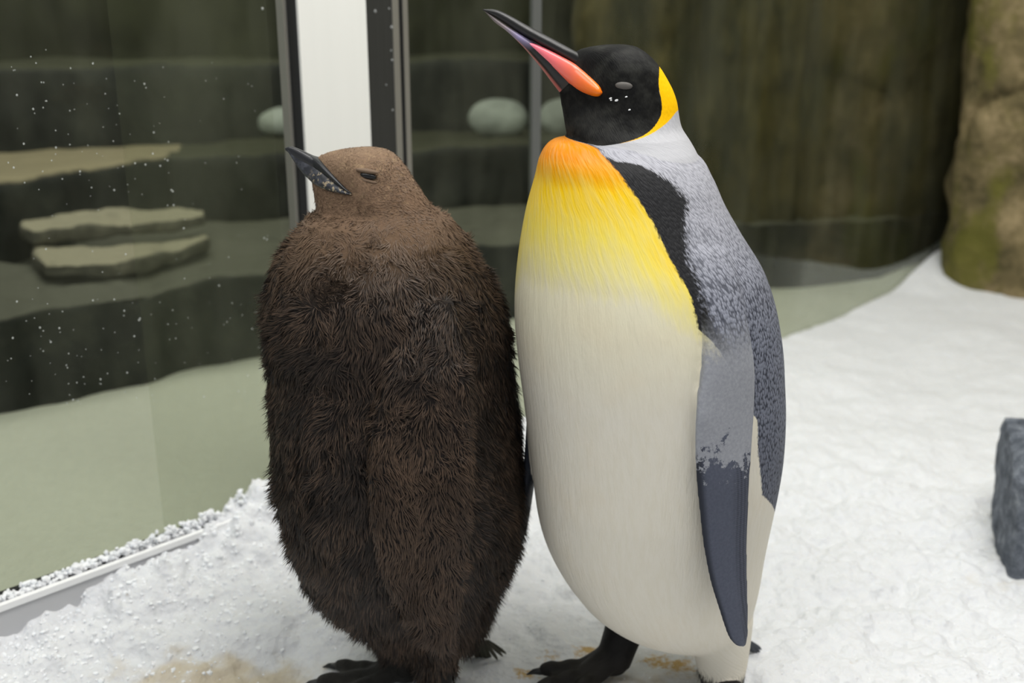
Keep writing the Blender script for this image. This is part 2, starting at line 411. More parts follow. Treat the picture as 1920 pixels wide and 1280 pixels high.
slab_glass('seal', -.379, -.369, 0, TOP, .030, .002, M_SEAL, t1)
slab_glass('edge_strip', -.384, -.379, 0, TOP, .020, .000, M_METAL, t1)
slab_glass('post', -.369, -.270, -.05, TOP, .046, .0, M_WHITE, t1)
slab_glass('dark_panel', -.270, -.228, -.05, TOP, .040, .000, M_DARKP, t1)
slab_glass('metal_strip', -.228, -.218, -.05, TOP, .044, .000, M_METAL, t1)
slab_glass('seal', -.218, -.210, -.05, TOP, .036, .000, M_SEAL, t1)
slab_glass('metal_strip', -.210, -.202, -.05, TOP, .040, .000, M_METAL, t1)

# drops of water on the left pane and the dark panel
ic_v = np.array([(0, 0, 1), (.894, 0, .447), (.276, .851, .447), (-.724, .526, .447), (-.724, -.526, .447), (.276, -.851, .447), (.724, .526, -.447), (-.276, .851, -.447), (-.894, 0, -.447), (-.276, -.851, -.447), (.724, -.526, -.447), (0, 0, -1)])
ic_f = [(0, 1, 2), (0, 2, 3), (0, 3, 4), (0, 4, 5), (0, 5, 1), (1, 6, 2), (2, 7, 3), (3, 8, 4), (4, 9, 5), (5, 10, 1), (2, 6, 7), (3, 7, 8), (4, 8, 9), (5, 9, 10), (1, 10, 6), (6, 11, 7), (7, 11, 8), (8, 11, 9), (9, 11, 10), (10, 11, 6)]
def scatter(name, pts, rads, mat, squash=None, jitter=.0, parent=None):
    n = len(pts); base = np.repeat(ic_v[None], n, 0)
    if jitter:
        base = base*(1+RNG.uniform(-jitter, jitter, (n, 12, 1)))
        a = RNG.uniform(0, 6.28, n); c, s = np.cos(a)[:, None], np.sin(a)[:, None]
        x, y = base[..., 0]*c-base[..., 1]*s, base[..., 0]*s+base[..., 1]*c
        sc = RNG.uniform(.6, 1.3, (n, 1, 3)); base = np.stack([x, y, base[..., 2]], 2)*sc
    v = base*np.asarray(rads).reshape(n, 1, -1)
    if squash is not None: v = v - NRM*((v@NRM)*(1-squash))[..., None]
    v = (v + np.asarray(pts)[:, None]).reshape(-1, 3)
    f = (np.asarray(ic_f)[None] + (np.arange(n)*12)[:, None, None]).reshape(-1, 3)
    return obj(name, v, f, mat, parent, smooth=not jitter)
dp = []; dr = []
for k in range(520):
    px, py = random.uniform(0, 520), random.uniform(90, 760)
    w = .25 + .75*(py > 560) + .4*(120 < py < 420 and px < 320)
    if random.random() > w*.8: continue
    r = ray(px, py); q = CAM + r*((GL0 + CAM[0]-CAM[1])/(r[1]-r[0])); q = q + NRM*-.008
    dp.append(q); dr.append(random.choice((.0007, .0009, .0012, .0017)))
for px, py, r in ((690, 21, .0032), (721, 51, .0034), (716, 16, .002), (720, 94, .002), (722, 112, .0026), (711, 158, .0018), (723, 205, .0022), (498, 16, .0025)):
    rr = ray(px, py); q = CAM + rr*((GL0 + CAM[0]-CAM[1])/(rr[1]-rr[0])); dp.append(q + NRM*(.0205 if px > 600 else -.009)); dr.append(r)
dd = scatter('water_drops', dp, dr, M_DROP, .45); dd.parent = w1; tag(dd, 'scattered small water drops clinging to the wet glass', kind='stuff')

# loose ice crumbs lying on the snow and along the sill
ip = []; ir = []
def crumbs(n, fun):
    for _ in range(n):
        x, y, r, dz = fun(); ip.append((x, y, dz)); ir.append(r)
def along_sill():
    s = random.uniform(-.86, -.36); d = abs(random.gauss(0, 1))
    w = np.interp(s, [-.86, -.74, -.6, -.45, -.36], [.004, .006, .012, .022, .03])
    q = on_glass(s, 0, -.004 + random.uniform(0, .017)); return q[0], q[1], random.uniform(.002, .0058), SILLZ + min(d, 1.6)*w*random.random()
crumbs(900, along_sill)
for k in range(7):                          # taller clumps standing on the sill
    s0, h0 = [(-.70, .010), (-.63, .016), (-.585, .02), (-.535, .022), (-.49, .040), (-.455, .032), (-.42, .060)][k]
    for _ in range(46):
        t = random.random()**.8; q = on_glass(s0+random.gauss(0, .010*(1.2-t)), 0, random.uniform(-.004, .013)); ip.append((q[0], q[1], SILLZ+t*h0)); ir.append(random.uniform(.002, .0052))
n0 = len(ip)
def near():
    x = random.uniform(-.95, .95); y = random.uniform(-.32, .75); return x, y, random.uniform(.001, .0026)*(1.2 if y < 0 else 1), -1
def bank():
    s = random.uniform(-.9, -.3); d = abs(random.gauss(0, .13)); q = on_glass(s, 0, .02+d); return q[0], q[1], random.uniform(.0015, .0052), -1
crumbs(1800, near); crumbs(1500, bank)
ip = np.array(ip); ir = np.array(ir); lo = ip[:, 2] < 0
ip[lo, 2] = snow_h(ip[lo]) - ir[lo]*.25
ok = ip[:, 1] < ip[:, 0]+GL0+.004; ip, ir = ip[ok], ir[ok]
ic = scatter('loose_ice', ip, ir, M_ICE, None, .35); ic.parent = fl; tag(ic, 'loose crumbs of white ice strewn over the snow and sill', kind='stuff')

# stones
def stone(name, label, v, f, mat, group=None, **kw):
    o = rock(name, v, f, mat, **kw); tag(o, label, 'stone', group); return o
def flat_slab(pts, z0, th):
    w = [G(x, y, z0) for x, y in pts]; return prism([(q[0], q[1]) for q in w], z0-th, z0)
v, f = flat_slab([(62, 462), (210, 462), (330, 446), (392, 432), (395, 443), (330, 470), (200, 492), (75, 492)], .295, .05)
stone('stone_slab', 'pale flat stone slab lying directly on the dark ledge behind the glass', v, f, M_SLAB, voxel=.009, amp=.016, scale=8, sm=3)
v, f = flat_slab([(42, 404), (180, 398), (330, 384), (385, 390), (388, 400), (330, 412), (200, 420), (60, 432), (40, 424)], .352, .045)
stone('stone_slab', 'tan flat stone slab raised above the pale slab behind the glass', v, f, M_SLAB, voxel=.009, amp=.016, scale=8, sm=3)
def boulder(px0, px1, ytop, ybot, z0, label, dy=0):
    a = G(px0, ybot, z0); b = G(px1, ybot, z0); c = (a+b)/2; rx = (b[0]-a[0])/2; h = P(0, ytop, c[1])[2]-z0
    u = np.linspace(-math.pi/2, math.pi/2, 18); t = np.linspace(0, 2*math.pi, 28, endpoint=False)
    R = [np.stack([c[0]+rx*math.cos(k)**.8*np.cos(t), c[1]+rx*.7*math.cos(k)**.8*np.sin(t), np.full(28, z0+h/2-.004+h/2*math.sin(k))], 1) for k in u[1:-1]]
    return stone('boulder', label, *loft(R), M_BOULD, 'boulders behind the glass', voxel=.012, amp=.006, scale=9)
boulder(878, 992, 184, 256, .47, 'smooth grey oval boulder left of the glass joint, on the dark ledge')
boulder(1006, 1110, 182, 256, .47, 'doubled image of the grey oval boulder, modelled right of the glass joint, behind the penguin throat')  # solid stand-in for the boulder's doubled reflection in the glass
boulder(468, 590, 198, 256, .47, 'smooth grey oval boulder seen through the left pane beside the post')
v, f = prism([(.893, .380), (.893, .340), (.906, .326), (1.15, .29), (1.2, .57), (.96, .59)], -.03, .170)
bl = stone('stone_block', 'dark slate grey upright stone block standing in the snow', v, f, M_BLOCK, voxel=.006, amp=.005, scale=26,
      post=lambda p: np.stack([p[:, 0], p[:, 1], p[:, 2] + (p[:, 2] > .1)*.034*sstep(.90, .945, p[:, 0])], 1))

# ------------------------------------------------------------------ birds
def ring_rows(rows, ylist, yc, phis, ratio=None, lat=None, m=72, taper=0., squash=None):
    """stack of level ellipses: rows (y, left, right) -> dict of per-row centre, semi axes, facing angle and ring points"""
    LR = smooth_interp(ylist, rows); y0 = ylist
    if squash: ylist = np.where(ylist > squash[0], squash[0]+(ylist-squash[0])*squash[1], ylist)
    Yc = np.interp(y0, *zip(*yc)); ph = np.radians(np.interp(y0, *zip(*phis)))
    Lp = P(LR[:, 0], ylist, Yc); Rp = P(LR[:, 1], ylist, Yc)
    c = (Lp+Rp)/2; hw = (Rp[:, 0]-Lp[:, 0])/2*.992
    fx, fy = np.sin(ph), -np.cos(ph); lx, ly = -fy, fx
    if lat is not None:
        b = np.interp(y0, *zip(*lat)); a = np.sqrt(np.maximum(hw**2-(b*lx)**2, 1e-6))/np.abs(fx)
    else:
        r = np.interp(y0, *zip(*ratio)); a = hw/np.sqrt(fx**2+(r*lx)**2); b = a*r
    t = np.linspace(0, 2*math.pi, m, endpoint=False); ct, st_ = np.cos(t), np.sin(t)
    R = np.empty((len(ylist), m, 3)); tp = np.broadcast_to(taper, len(ylist)); W = 1 - tp[:, None]*np.maximum(ct, 0)[None]
    R[..., 0] = c[:, 0:1] + a[:, None]*ct*fx[:, None] + b[:, None]*st_*W*lx[:, None]
    R[..., 1] = c[:, 1:2] + a[:, None]*ct*fy[:, None] + b[:, None]*st_*W*ly[:, None]
    R[..., 2] = c[:, 2:3]
    return dict(c=c, a=a, b=b, fx=fx, fy=fy, lx=lx, ly=ly, R=R, t=t, y=ylist, tp=tp)
def at_z(S, z):
    o = np.argsort(S['c'][:, 2]); zz = S['c'][o, 2]
    g = lambda k: np.interp(z, zz, k[o])
    return g(S['c'][:, 0]), g(S['c'][:, 1]), g(S['fx']), g(S['fy']), g(S['lx']), g(S['ly'])
def theta(S, p):
    cx, cy, fx, fy, lx, ly = at_z(S, p[:, 2]); dx, dy = p[:, 0]-cx, p[:, 1]-cy
    return np.arctan2(dx*lx+dy*ly, dx*fx+dy*fy), np.hypot(dx, dy)
def half_width(S, q):                     # lateral half width of a head at a point of its middle plane
    o = np.argsort(S['c'][:, 2]); zz = S['c'][o, 2]; g = lambda k: np.interp(q[:, 2], zz, np.asarray(k)[o])
    u = np.clip((q[:, 0]-g(S['c'][:, 0]))/(g(S['fx'])*g(S['a'])), -1, 1)
    return g(S['b'])*np.sqrt(1-u**2)*(1-g(S['tp'])*np.maximum(u, 0))
def surf(S, px, py):                      # front surface point of the stack that is seen at a picture position
    v = S['R'].reshape(-1, 3); nx = v[:, 1] - np.repeat(S['c'][:, 1], len(S['t'])) ; k = nx < .03
    u, w = proj(v); d = (u-px)**2+(w-py)**2 + np.where(k, 0, 1e7); return v[np.argmin(d)]
def sd_poly(px, py, poly):
    poly = np.asarray(poly, float)
    for _ in range(2): nx_ = np.roll(poly, -1, 0); poly = np.stack([poly*.75+nx_*.25, poly*.25+nx_*.75], 1).reshape(-1, 2)
    n = len(poly); d = np.full(len(px), 1e9); ins = np.zeros(len(px), bool)
    for i in range(n):
        a, b = poly[i], poly[(i+1) % n]; e = b-a; t = np.clip(((px-a[0])*e[0]+(py-a[1])*e[1])/(e@e), 0, 1)
        d = np.minimum(d, np.hypot(px-a[0]-t*e[0], py-a[1]-t*e[1]))
        cr = ((a[1] > py) != (b[1] > py)); ins ^= cr & (px < (b[0]-a[0])*(py-a[1])/(b[1]-a[1]+1e-12)+a[0])
    return np.where(ins, d, -d)
def blade(A, B, th, out, m=20):           # flipper: stations of front edge A, rear edge B, thickness, outward normal
    R = []; t = np.linspace(0, 2*math.pi, m, endpoint=False)
    for a, b, h in zip(A, B, th):
        c, e = (a+b)/2, (b-a)/2; n = np.cross(e, [0, 0, 1.]); n /= np.linalg.norm(n)
        if n@out < 0: n = -n
        w = np.sin(t); R.append(c + e*np.cos(t)[:, None] + n*(h*np.sign(w)*np.abs(w)**.8)[:, None])
    return loft(R)
def bvh(v, f): return BVHTree.FromPolygons([tuple(x) for x in v], [tuple(int(i) for i in t) for t in f])
def dist(tree, p): return np.array([(tree.find_nearest(Vector(q))[3] or 0.) for q in p])
def section_loft(tops, bots, lat, Y, m=20, n=40, pw=1.0, S=None, extra=0.):
    k = np.linspace(0, 1, len(tops)); s = np.linspace(0, 1, n)
    T = smooth_interp(s, [(a, *b) for a, b in zip(k, tops)]); B = smooth_interp(s, [(a, *b) for a, b in zip(k, bots)])
    L = np.interp(s, k, lat); Tp = P(T[:, 0], T[:, 1], Y); Bp = P(B[:, 0], B[:, 1], Y)
    if S is not None:
        hw = np.maximum(np.maximum(half_width(S, (Tp+Bp)/2), half_width(S, Tp*.25+Bp*.75)), half_width(S, Tp*.1+Bp*.9)*.93); L = np.maximum(L, hw + extra*np.minimum(1, 6*(1-s)))
    t = np.linspace(0, 2*math.pi, m, endpoint=False)
    R = [(a+b)/2 + (a-b)/2*np.cos(t)[:, None] + np.array([0, 1., 0])*l*(np.sign(np.sin(t))*np.abs(np.sin(t))**pw)[:, None] for a, b, l in zip(Tp, Bp, L)]
    return loft(R)
def foot(ank, ang, L, toe_r, spread=.40, tarsus=None, tr=.02):
    """three toes with knuckles, webs between them, heel; returns mesh pieces and toe tips"""
    pcs = []; tips = []; lines = []
    for k, (da, ll) in enumerate(((-spread, .86), (0, 1.), (spread, .86))):
        d = np.array([math.cos(ang+da), math.sin(ang+da), 0])
        st = [0, .12, .3, .45, .58, .72, .84, .95, 1.]; rr = [1.5, 1.5, 1.2, .95, 1.05, .85, .98, .8, .45]
        zz = [2.6, 2.2, 1.45, 1.05, 1.05, .9, .95, .8, .6]
        path = np.array([ank + d*L*ll*s + np.array([0, 0, toe_r*z]) for s, z in zip(st, zz)])
        pcs.append(tube(path, np.array(rr)*toe_r, 12)); tips.append((path[-1], d)); lines.append(path)
    for a, b in ((0, 1), (1, 2)):
        la, lb = lines[a], lines[b]; R = []
        for i in range(1, 7):
            A, B = la[i], lb[i]; mid = (A+B)/2 - np.array([0, 0, toe_r*.25])
            t = np.linspace(0, 2*math.pi, 10, endpoint=False)
            R.append(mid + (B-A)/2*np.cos(t)[:, None]*1.0 + np.array([0, 0, 1])*(np.sin(t)*toe_r*.5)[:, None])
        pcs.append(loft(R))
    if tarsus is not None:
        a = ank + np.array([0, 0, toe_r*1.6]); pcs.append(tube([a-np.array([0, 0, toe_r*1.3]), a-np.array([0, 0, toe_r*.9]), a, a*.6+tarsus*.4, tarsus], [tr*.35, tr*.75, tr*.97, tr, tr*1.1], 16))
    return pcs, tips
def claw(name, tip, d, L, r, mat, parent):
    path = [tip - d*L*.45, tip, tip + d*L*.5 + np.array([0, 0, -r*.1]), tip + d*L + np.array([0, 0, -r*.9])]
    v, f = tube(path, [r*.95, r, r*.7, r*.15], 10); o = obj(name, v, f, mat, parent); return o
def bird_root(name, loc): return empty(name, loc)
def child(o, root): adopt(o, root); return o

# ---------------- adult king penguin
AR = bird_root('king_penguin', (.21, .0, 0))
tag(AR, 'adult penguin with white belly, orange chest and black head, standing beside brown chick', 'penguin')
ya = np.concatenate([np.linspace(256, 300, 23), np.linspace(304, 1238, 150)])
trunk = ring_rows([(256, 1054, 1112), (259, 1040, 1190), (264, 1030, 1250), (275, 1019, 1286), (290, 1011, 1310), (330, 1001, 1336), (380, 987, 1358), (430, 977, 1386), (500, 967, 1428), (550, 963, 1446),
    (600, 963, 1457), (650, 967, 1464), (700, 973, 1467), (750, 980, 1469), (800, 986, 1468), (850, 992, 1464), (900, 998, 1456), (950, 1005, 1446), (1000, 1016, 1437), (1050, 1036, 1430), (1100, 1065, 1424),
    (1150, 1106, 1415), (1180, 1148, 1408), (1205, 1205, 1402), (1225, 1275, 1396), (1238, 1315, 1388)], ya,
    [(256, 0), (900, 0), (1100, .018), (1238, .05)], [(256, -72), (300, -60), (380, -46), (500, -40), (1238, -40)], ratio=[(256, .85), (330, .98), (500, 1.04), (700, 1.0), (1000, .98), (1238, .9)], squash=(950, .87))
yh = np.linspace(83, 345, 80)
head = ring_rows([(83, 1136, 1172), (86, 1112, 1190), (90, 1092, 1199), (97, 1077, 1210), (110, 1066, 1225), (130, 1061, 1241), (150, 1052, 1253), (165, 1047, 1261), (190, 1050, 1270), (215, 1055, 1274), (240, 1059, 1280),
    (262, 1066, 1294), (285, 1080, 1306), (310, 1100, 1312), (345, 1130, 1306)], yh, [(83, 0), (345, 0)], [(83, -89), (200, -89), (260, -82), (345, -70)],
    lat=[(83, .010), (86, .019), (90, .025), (97, .031), (110, .037), (130, .0425), (165, .046), (190, .0475), (215, .051), (240, .058), (262, .070), (285, .080), (310, .082), (345, .080)], taper=np.interp(yh, [83, 110, 190, 250], [.6, .68, .6, .0]))
tv, tf = loft(trunk['R']); hv, hf = loft(head['R'])
# near flipper laid along the bird's left side
fl_rows = [(455, 1288, 1352), (500, 1298, 1374), (560, 1314, 1390), (620, 1322, 1402), (690, 1319, 1413), (760, 1307, 1413), (860, 1304, 1407), (960, 1312, 1402), (1040, 1322, 1400), (1100, 1335, 1401), (1150, 1351, 1402), (1180, 1361, 1402), (1198, 1369, 1400), (1207, 1377, 1397), (1211, 1384, 1392)]
yf = np.concatenate([np.linspace(455, 1180, 44), np.linspace(1185, 1211, 8)]); FR = smooth_interp(yf, fl_rows)
s_a = [surf(trunk, np.interp(y, yf, FR[:, 0]), y)[1] for y in (470, 620, 780, 900)]; s_b = [surf(trunk, np.interp(y, yf, FR[:, 1]), y)[1] for y in (470, 620, 780, 900)]
Ya = np.interp(yf, [455, 470, 620, 780, 900, 1203], [s_a[0]+.016, s_a[0]+.004, s_a[1]-.012, s_a[2]-.016, s_a[3]-.018, s_a[3]-.006])
Yb = np.interp(yf, [455, 470, 620, 780, 900, 1203], [s_b[0]+.016, s_b[0]+.004, s_b[1]-.004, s_b[2]-.010, s_b[3]-.018, s_b[3]-.020])
FA, FB = P(FR[:, 0], yf, Ya), P(FR[:, 1], yf, Yb)
th = np.interp(yf, [455, 520, 620, 760, 1000, 1150, 1203], [.012, .015, .013, .0105, .0085, .007, .005])
out = np.array([.77, -.64, 0])
flv, flf = blade(FA, FB, th, out)
# far flipper: the same one mirrored across the bird's middle plane and swung back a little
cxa, cya = trunk['c'][90, 0], trunk['c'][90, 1]; lat_d = np.array([trunk['lx'][90], trunk['ly'][90], 0]); fac_d = np.array([trunk['fx'][90], trunk['fy'][90], 0])
def mirror(p): d = (p - np.array([cxa, cya, 0]))@lat_d; return p - 2*d[:, None]*lat_d
fzv = mirror(flv); drop = np.clip((.72-fzv[:, 2])/.6, 0, 1); fzv = fzv + lat_d*(.046-.036*drop)[:, None] + np.array([0, 0, 1])*(.050*drop)[:, None] - fac_d*(.022*(1-drop))[:, None]
fzf = [t[::-1] for t in flf]
# legs and feet
def hip(px, py, Y): return P(px, py, Y)
RF_A = np.array([.152, .036, .0]); LF_A = np.array([.312, -.030, .0])
faceang = math.atan2(trunk['fy'][120], trunk['fx'][120])
rf, rtips = foot(RF_A, faceang-.45, .128, .0125, .38, P(1176, 1165, .055), .028)
lf, ltips = foot(LF_A, faceang+.42, .112, .0125, .32, LF_A+np.array([.004, .012, .05]), .020)
yl = np.linspace(1150, 1290, 20)
leg = ring_rows([(1150, 1262, 1412), (1190, 1284, 1408), (1220, 1298, 1404), (1250, 1306, 1399), (1275, 1312, 1394), (1290, 1318, 1390)], yl, [(1150, .0), (1290, -.015)], [(1150, -40), (1290, -40)], ratio=[(1150, 1.), (1290, 1.)], m=32)
lv, lf2 = loft(leg['R'])
Vall, Fall = join([(tv, tf), (hv, hf), (flv, flf), (fzv, fzf), (lv, lf2)] + rf + lf)
bm_ = remesh(Vall, Fall, .0028); smooth(bm_, 3, .5)
p = getco(bm_)
T_t, T_h, T_f, T_z, T_l = bvh(tv, tf), bvh(hv, hf), bvh(flv, flf), bvh(fzv, fzf), bvh(lv, lf2)
T_r = bvh(*join(rf+lf))
dt, dh = dist(T_t, p), dist(T_h, p); df = np.minimum(dist(T_f, p), dist(T_z, p)); dr_ = dist(T_r, p); dl = dist(T_l, p)
# neck and trunk: which of the two the surface belongs to
headf = dt - dh
flipf = np.minimum(np.minimum(dt, dh), dl) - df
footf = np.minimum(dt, dl) - dr_
# belly boundary in angle around the body
def bound(pts):
    q = np.array([surf(trunk, x, y) for x, y in pts]); th_, r = theta(trunk, q); o = np.argsort(q[:, 2]); return q[o, 2], th_[o]
bz, bt = bound([(1104, 270), (1126, 292), (1162, 328), (1194, 383), (1238, 438), (1268, 490), (1298, 560), (1318, 612), (1334, 650), (1385, 740), (1412, 790), (1424, 850), (1428, 930), (1433, 985)])
th_, rad = theta(trunk, p); ath = np.abs(th_)
bt = np.concatenate([[2.95, 2.8, 2.6, 2.3], bt]); bz = np.concatenate([[0, .1, .18, min(bz[0]-.01, .25)], bz])
white = (np.interp(p[:, 2], bz, bt) - ath)*rad
b2z, b2t = bound([(1108, 270), (1130, 290), (1150, 302), (1200, 313), (1236, 324), (1268, 345), (1288, 380), (1283, 410), (1285, 480), (1308, 560), (1334, 605), (1370, 680)])
black = (np.interp(p[:, 2], b2z, b2t) - ath)*rad
fattr(bm_, 'white', white); fattr(bm_, 'black', black)
zt = lambda y: P(1150, y, 0)[2]
pyv = np.interp(p[:, 2], [zt(1280), zt(80)], [1280, 80])
side = np.clip(1 - white/.06, 0, 1)
fattr(bm_, 'chest', pyv - side*75*sstep(330, 420, pyv))        # height on the chest; the yellow runs lower along the edge
fattr(bm_, 'height', pyv)
mp = p.copy(); mp[:, 1] = -np.abs(p[:, 1]); hx, hy = proj(mp)
facepoly = [(1000, 60), (1235, 60), (1237, 128), (1234, 160), (1241, 190), (1241, 215), (1226, 240), (1205, 256), (1170, 268), (1130, 274), (1105, 274), (1060, 262), (1000, 262)]
patch = [(1232, 112), (1256, 118), (1300, 150), (1300, 190), (1272, 204), (1256, 226), (1235, 243), (1210, 257), (1185, 264), (1158, 270), (1158, 265), (1200, 255), (1222, 240), (1238, 216), (1240, 195), (1234, 160)]
inh = np.clip(headf/.004, -1, 1)
fattr(bm_, 'face', np.minimum(sd_poly(hx, hy, facepoly), headf*3000+6)); fattr(bm_, 'patch', np.minimum(sd_poly(hx, hy, patch), np.where(hy < 272, 50, -50)))
fattr(bm_, 'head', headf); fattr(bm_, 'flip', flipf); fattr(bm_, 'foot', footf)
# texture coordinates that follow the body: around, along, and out
vattr(bm_, 'body', np.stack([th_*.17, p[:, 2], rad], 1))
# how far across the flipper (0 front .. 1 rear)
cz = np.argsort(FA[:, 2]); ca = np.stack([np.interp(p[:, 2], FA[cz, 2], FA[cz, k]) for k in range(3)], 1); cb = np.stack([np.interp(p[:, 2], FB[cz, 2], FB[cz, k]) for k in range(3)], 1)
e = cb-ca; acr = ((p-ca)*e).sum(1)/(e*e).sum(1); fattr(bm_, 'across', np.clip(acr, 0, 1))

def mat_adult():
    t = NT('penguin_plumage')
    A = {k: t.attr(k) for k in ('white', 'black', 'chest', 'height', 'face', 'patch', 'head', 'flip', 'foot', 'across')}
    B = t.attr('body', True)
    fine = t.noise(1, 4, t.scaled(B, (420, 70, 60)), .6)        # fine downward strands
    strand = t.noise(1, 3, t.scaled(B, (150, 28, 40)), .55)
    jit = t.noise(1, 3, t.scaled(B, (300, 160, 100)), .6)
    sc = t.n('TexVoronoi', {'Vector': t.scaled(B, (340, 170, 60)), 'Scale': 1., 'Randomness': .85}).outputs['Distance']
    big = t.noise(9, 3, t.obj())
    j = lambda a, amp: t.math('ADD', a, t.math('MULTIPLY', t.math('SUBTRACT', jit, .5), amp))
    # belly and chest
    hy = t.math('ADD', A['chest'], t.math('MULTIPLY', t.math('SUBTRACT', strand, .5), 46))
    f = t.math('DIVIDE', t.math('SUBTRACT', hy, 240), 400)
    belly = t.ramp(f, [(.03, lin(232, 140, 0)), (.08, lin(238, 166, 0)), (.15, lin(244, 200, 16)), (.31, lin(242, 220, 96)), (.44, lin(234, 222, 150)), (.56, lin(229, 222, 194)), (1., lin(228, 222, 208))])
    belly = t.mix(t.math('MULTIPLY', t.step(strand, .35, .7), .16), belly, lin(210, 200, 172))
    belly = t.mix(t.math('MULTIPLY', t.step(big, .5, .75), .10), belly, lin(226, 196, 150))
    # back
    backl = t.mix(t.step(A['height'], 235, 560), lin(184, 184, 192), lin(124, 128, 142))
    backl = t.mix(t.step(A['height'], 520, 900), backl, lin(100, 104, 117))
    scm = t.step(t.math('ADD', sc, t.math('MULTIPLY', fine, .35)), .52, .95)
    back = t.mix(t.math('MULTIPLY', scm, t.math('ADD', .35, t.math('MULTIPLY', t.step(A['height'], 260, 560), .55))), backl, lin(40, 43, 54))
    blk = t.mix(fine, (.012, .012, .013), lin(52, 52, 54))
    bkf = t.step(j(A['black'], .034), -.004, .006)
    back = t.mix(bkf, back, blk)
    c = t.mix(t.step(j(A['white'], .008), -.0018, .0018), back, belly)
    # head
    hb = t.mix(t.step(t.noise(60, 4, t.obj()), .35, .75), lin(14, 14, 14), lin(40, 40, 37))
    nk = t.mix(fine, lin(168, 168, 172), lin(198, 198, 202))
    inhead = t.step(t.math('ADD', A['head'], 0.), -.001, .001)
    neck = t.mix(t.step(t.math('ADD', A['height'], t.math('MULTIPLY', jit, 30)), 262, 330), nk, back)
    c = t.mix(inhead, c, neck)
    pcol = t.mix(t.step(A['height'], 130, 260), lin(255, 198, 0), lin(247, 184, 8))
    c = t.mix(t.step(j(A['patch'], 2.), -1., 1.), c, pcol)
    c = t.mix(t.step(j(A['face'], 2.5), -.8, .8), c, hb)
    # flipper
    fh = t.math('ADD', A['height'], t.math('ADD', t.math('MULTIPLY', t.math('SUBTRACT', t.noise(34, 6, t.obj(), .7), .5), 300), t.math('MULTIPLY', t.math('SUBTRACT', A['across'], .5), -40)))
    row = t.n('TexWave', {'Vector': t.scaled(B, (1, 1, 1)), 'Scale': 62., 'Distortion': 1.2, 'Detail': 1.}, bands_direction='X').outputs['Fac']
    row2 = t.n('TexWave', {'Vector': t.scaled(B, (1, 1, 1)), 'Scale': 120., 'Distortion': 2., 'Detail': 1.}, bands_direction='Y').outputs['Fac']
    slate = t.mix(t.noise(300, 3, t.obj()), lin(72, 76, 90), lin(94, 98, 112))
    slate = t.mix(t.math('MULTIPLY', t.step(A['across'], .55, .75), t.math('MULTIPLY', t.math('ADD', row, row2), .36)), slate, lin(38, 40, 48))
    slate = t.mix(t.step(A['across'], .93, .99), slate, lin(40, 42, 50))
    slate = t.mix(t.math('SUBTRACT', 1, t.step(A['across'], .02, .14)), slate, lin(46, 49, 58))
    pale = t.mix(t.noise(260, 3, t.obj()), lin(128, 130, 138), lin(168, 170, 176))
    fcol = t.mix(t.step(fh, 700, 712), pale, slate)
    ff = t.math('MULTIPLY', t.step(A['flip'], -.001, .002), t.step(t.math('ADD', A['height'], t.math('MULTIPLY', jit, 60)), 500, 580))
    c = t.mix(ff, c, fcol)
    c = t.mix(t.math('MULTIPLY', t.step(A['foot'], -.001, .001), t.step(A['height'], 1140, 1141)), c, t.mix(t.noise(90, 4, t.obj()), lin(14, 14, 14), lin(40, 38, 36)))
    c = t.mix(t.step(t.math('ADD', A['height'], t.math('MULTIPLY', t.math('SUBTRACT', fine, .5), 60)), 1226, 1256), c, lin(40, 38, 36))
    isw = t.math('MULTIPLY', t.step(A['white'], -.001, .001), t.math('SUBTRACT', 1, inhead))
    hgt = t.math('ADD', t.math('MULTIPLY', strand, t.math('ADD', .35, t.math('MULTIPLY', isw, .3))), t.math('ADD', t.math('MULTIPLY', fine, .35), t.math('MULTIPLY', t.math('MULTIPLY', sc, -.9), t.math('SUBTRACT', 1, isw))))
    smo = t.math('MULTIPLY', t.math('SUBTRACT', 1, t.math('MULTIPLY', inhead, .75)), t.math('SUBTRACT', 1, t.math('MULTIPLY', ff, .8)))
    return t.bsdf(c, .55, t.bump(t.math('MULTIPLY', hgt, smo), .42, .004), Specular_IOR_Level=.14, Sheen_Weight=.0, Sheen_Roughness=.5)
ab = obj('body', bm_, None, mat_adult()); child(ab, AR)

M_BILL = mat_plain('black_bill', lin(26, 25, 25), .32, 120, .3)
def mat_lower():
    t = NT('lower_bill'); s = t.attr('s')
    c = t.ramp(s, [(.0, lin(92, 84, 80)), (.25, lin(150, 138, 142)), (.42, lin(150, 140, 178)), (.52, lin(104, 94, 118)), (.58, lin(34, 32, 32)), (1, lin(22, 22, 22))])
    c = t.mix(t.math('MULTIPLY', t.step(t.attr('low'), .86, .95), t.math('MULTIPLY', t.step(s, .36, .48), .85)), c, lin(196, 112, 106))
    return t.bsdf(c, .35)
def mat_plate():
    t = NT('orange_bill_plate'); c = t.ramp(t.attr('s'), [(0, lin(178, 140, 200)), (.1, lin(236, 120, 150)), (.38, lin(248, 118, 120)), (.62, lin(252, 118, 56)), (.85, lin(255, 132, 8)), (1, lin(252, 116, 10))])
    return t.bsdf(c, .3, Coat_Weight=.2)
HY = -.002
def bill_part(name, tops, bots, lat, mat, root, pw=1.0, n=44, S=None, extra=0.):
    v, f = section_loft(tops, bots, lat, HY, 24, n, pw, S, extra); o = obj(name, v, f, mat)
    s = np.append(np.repeat(np.linspace(0, 1, n), 24), [0, 1]); fattr(o.data, 's', s)
    low = np.append(np.tile((1-np.cos(np.linspace(0, 2*math.pi, 24, endpoint=False)))/2, n), [0, 0]); fattr(o.data, 'low', low)
    return child(o, root)
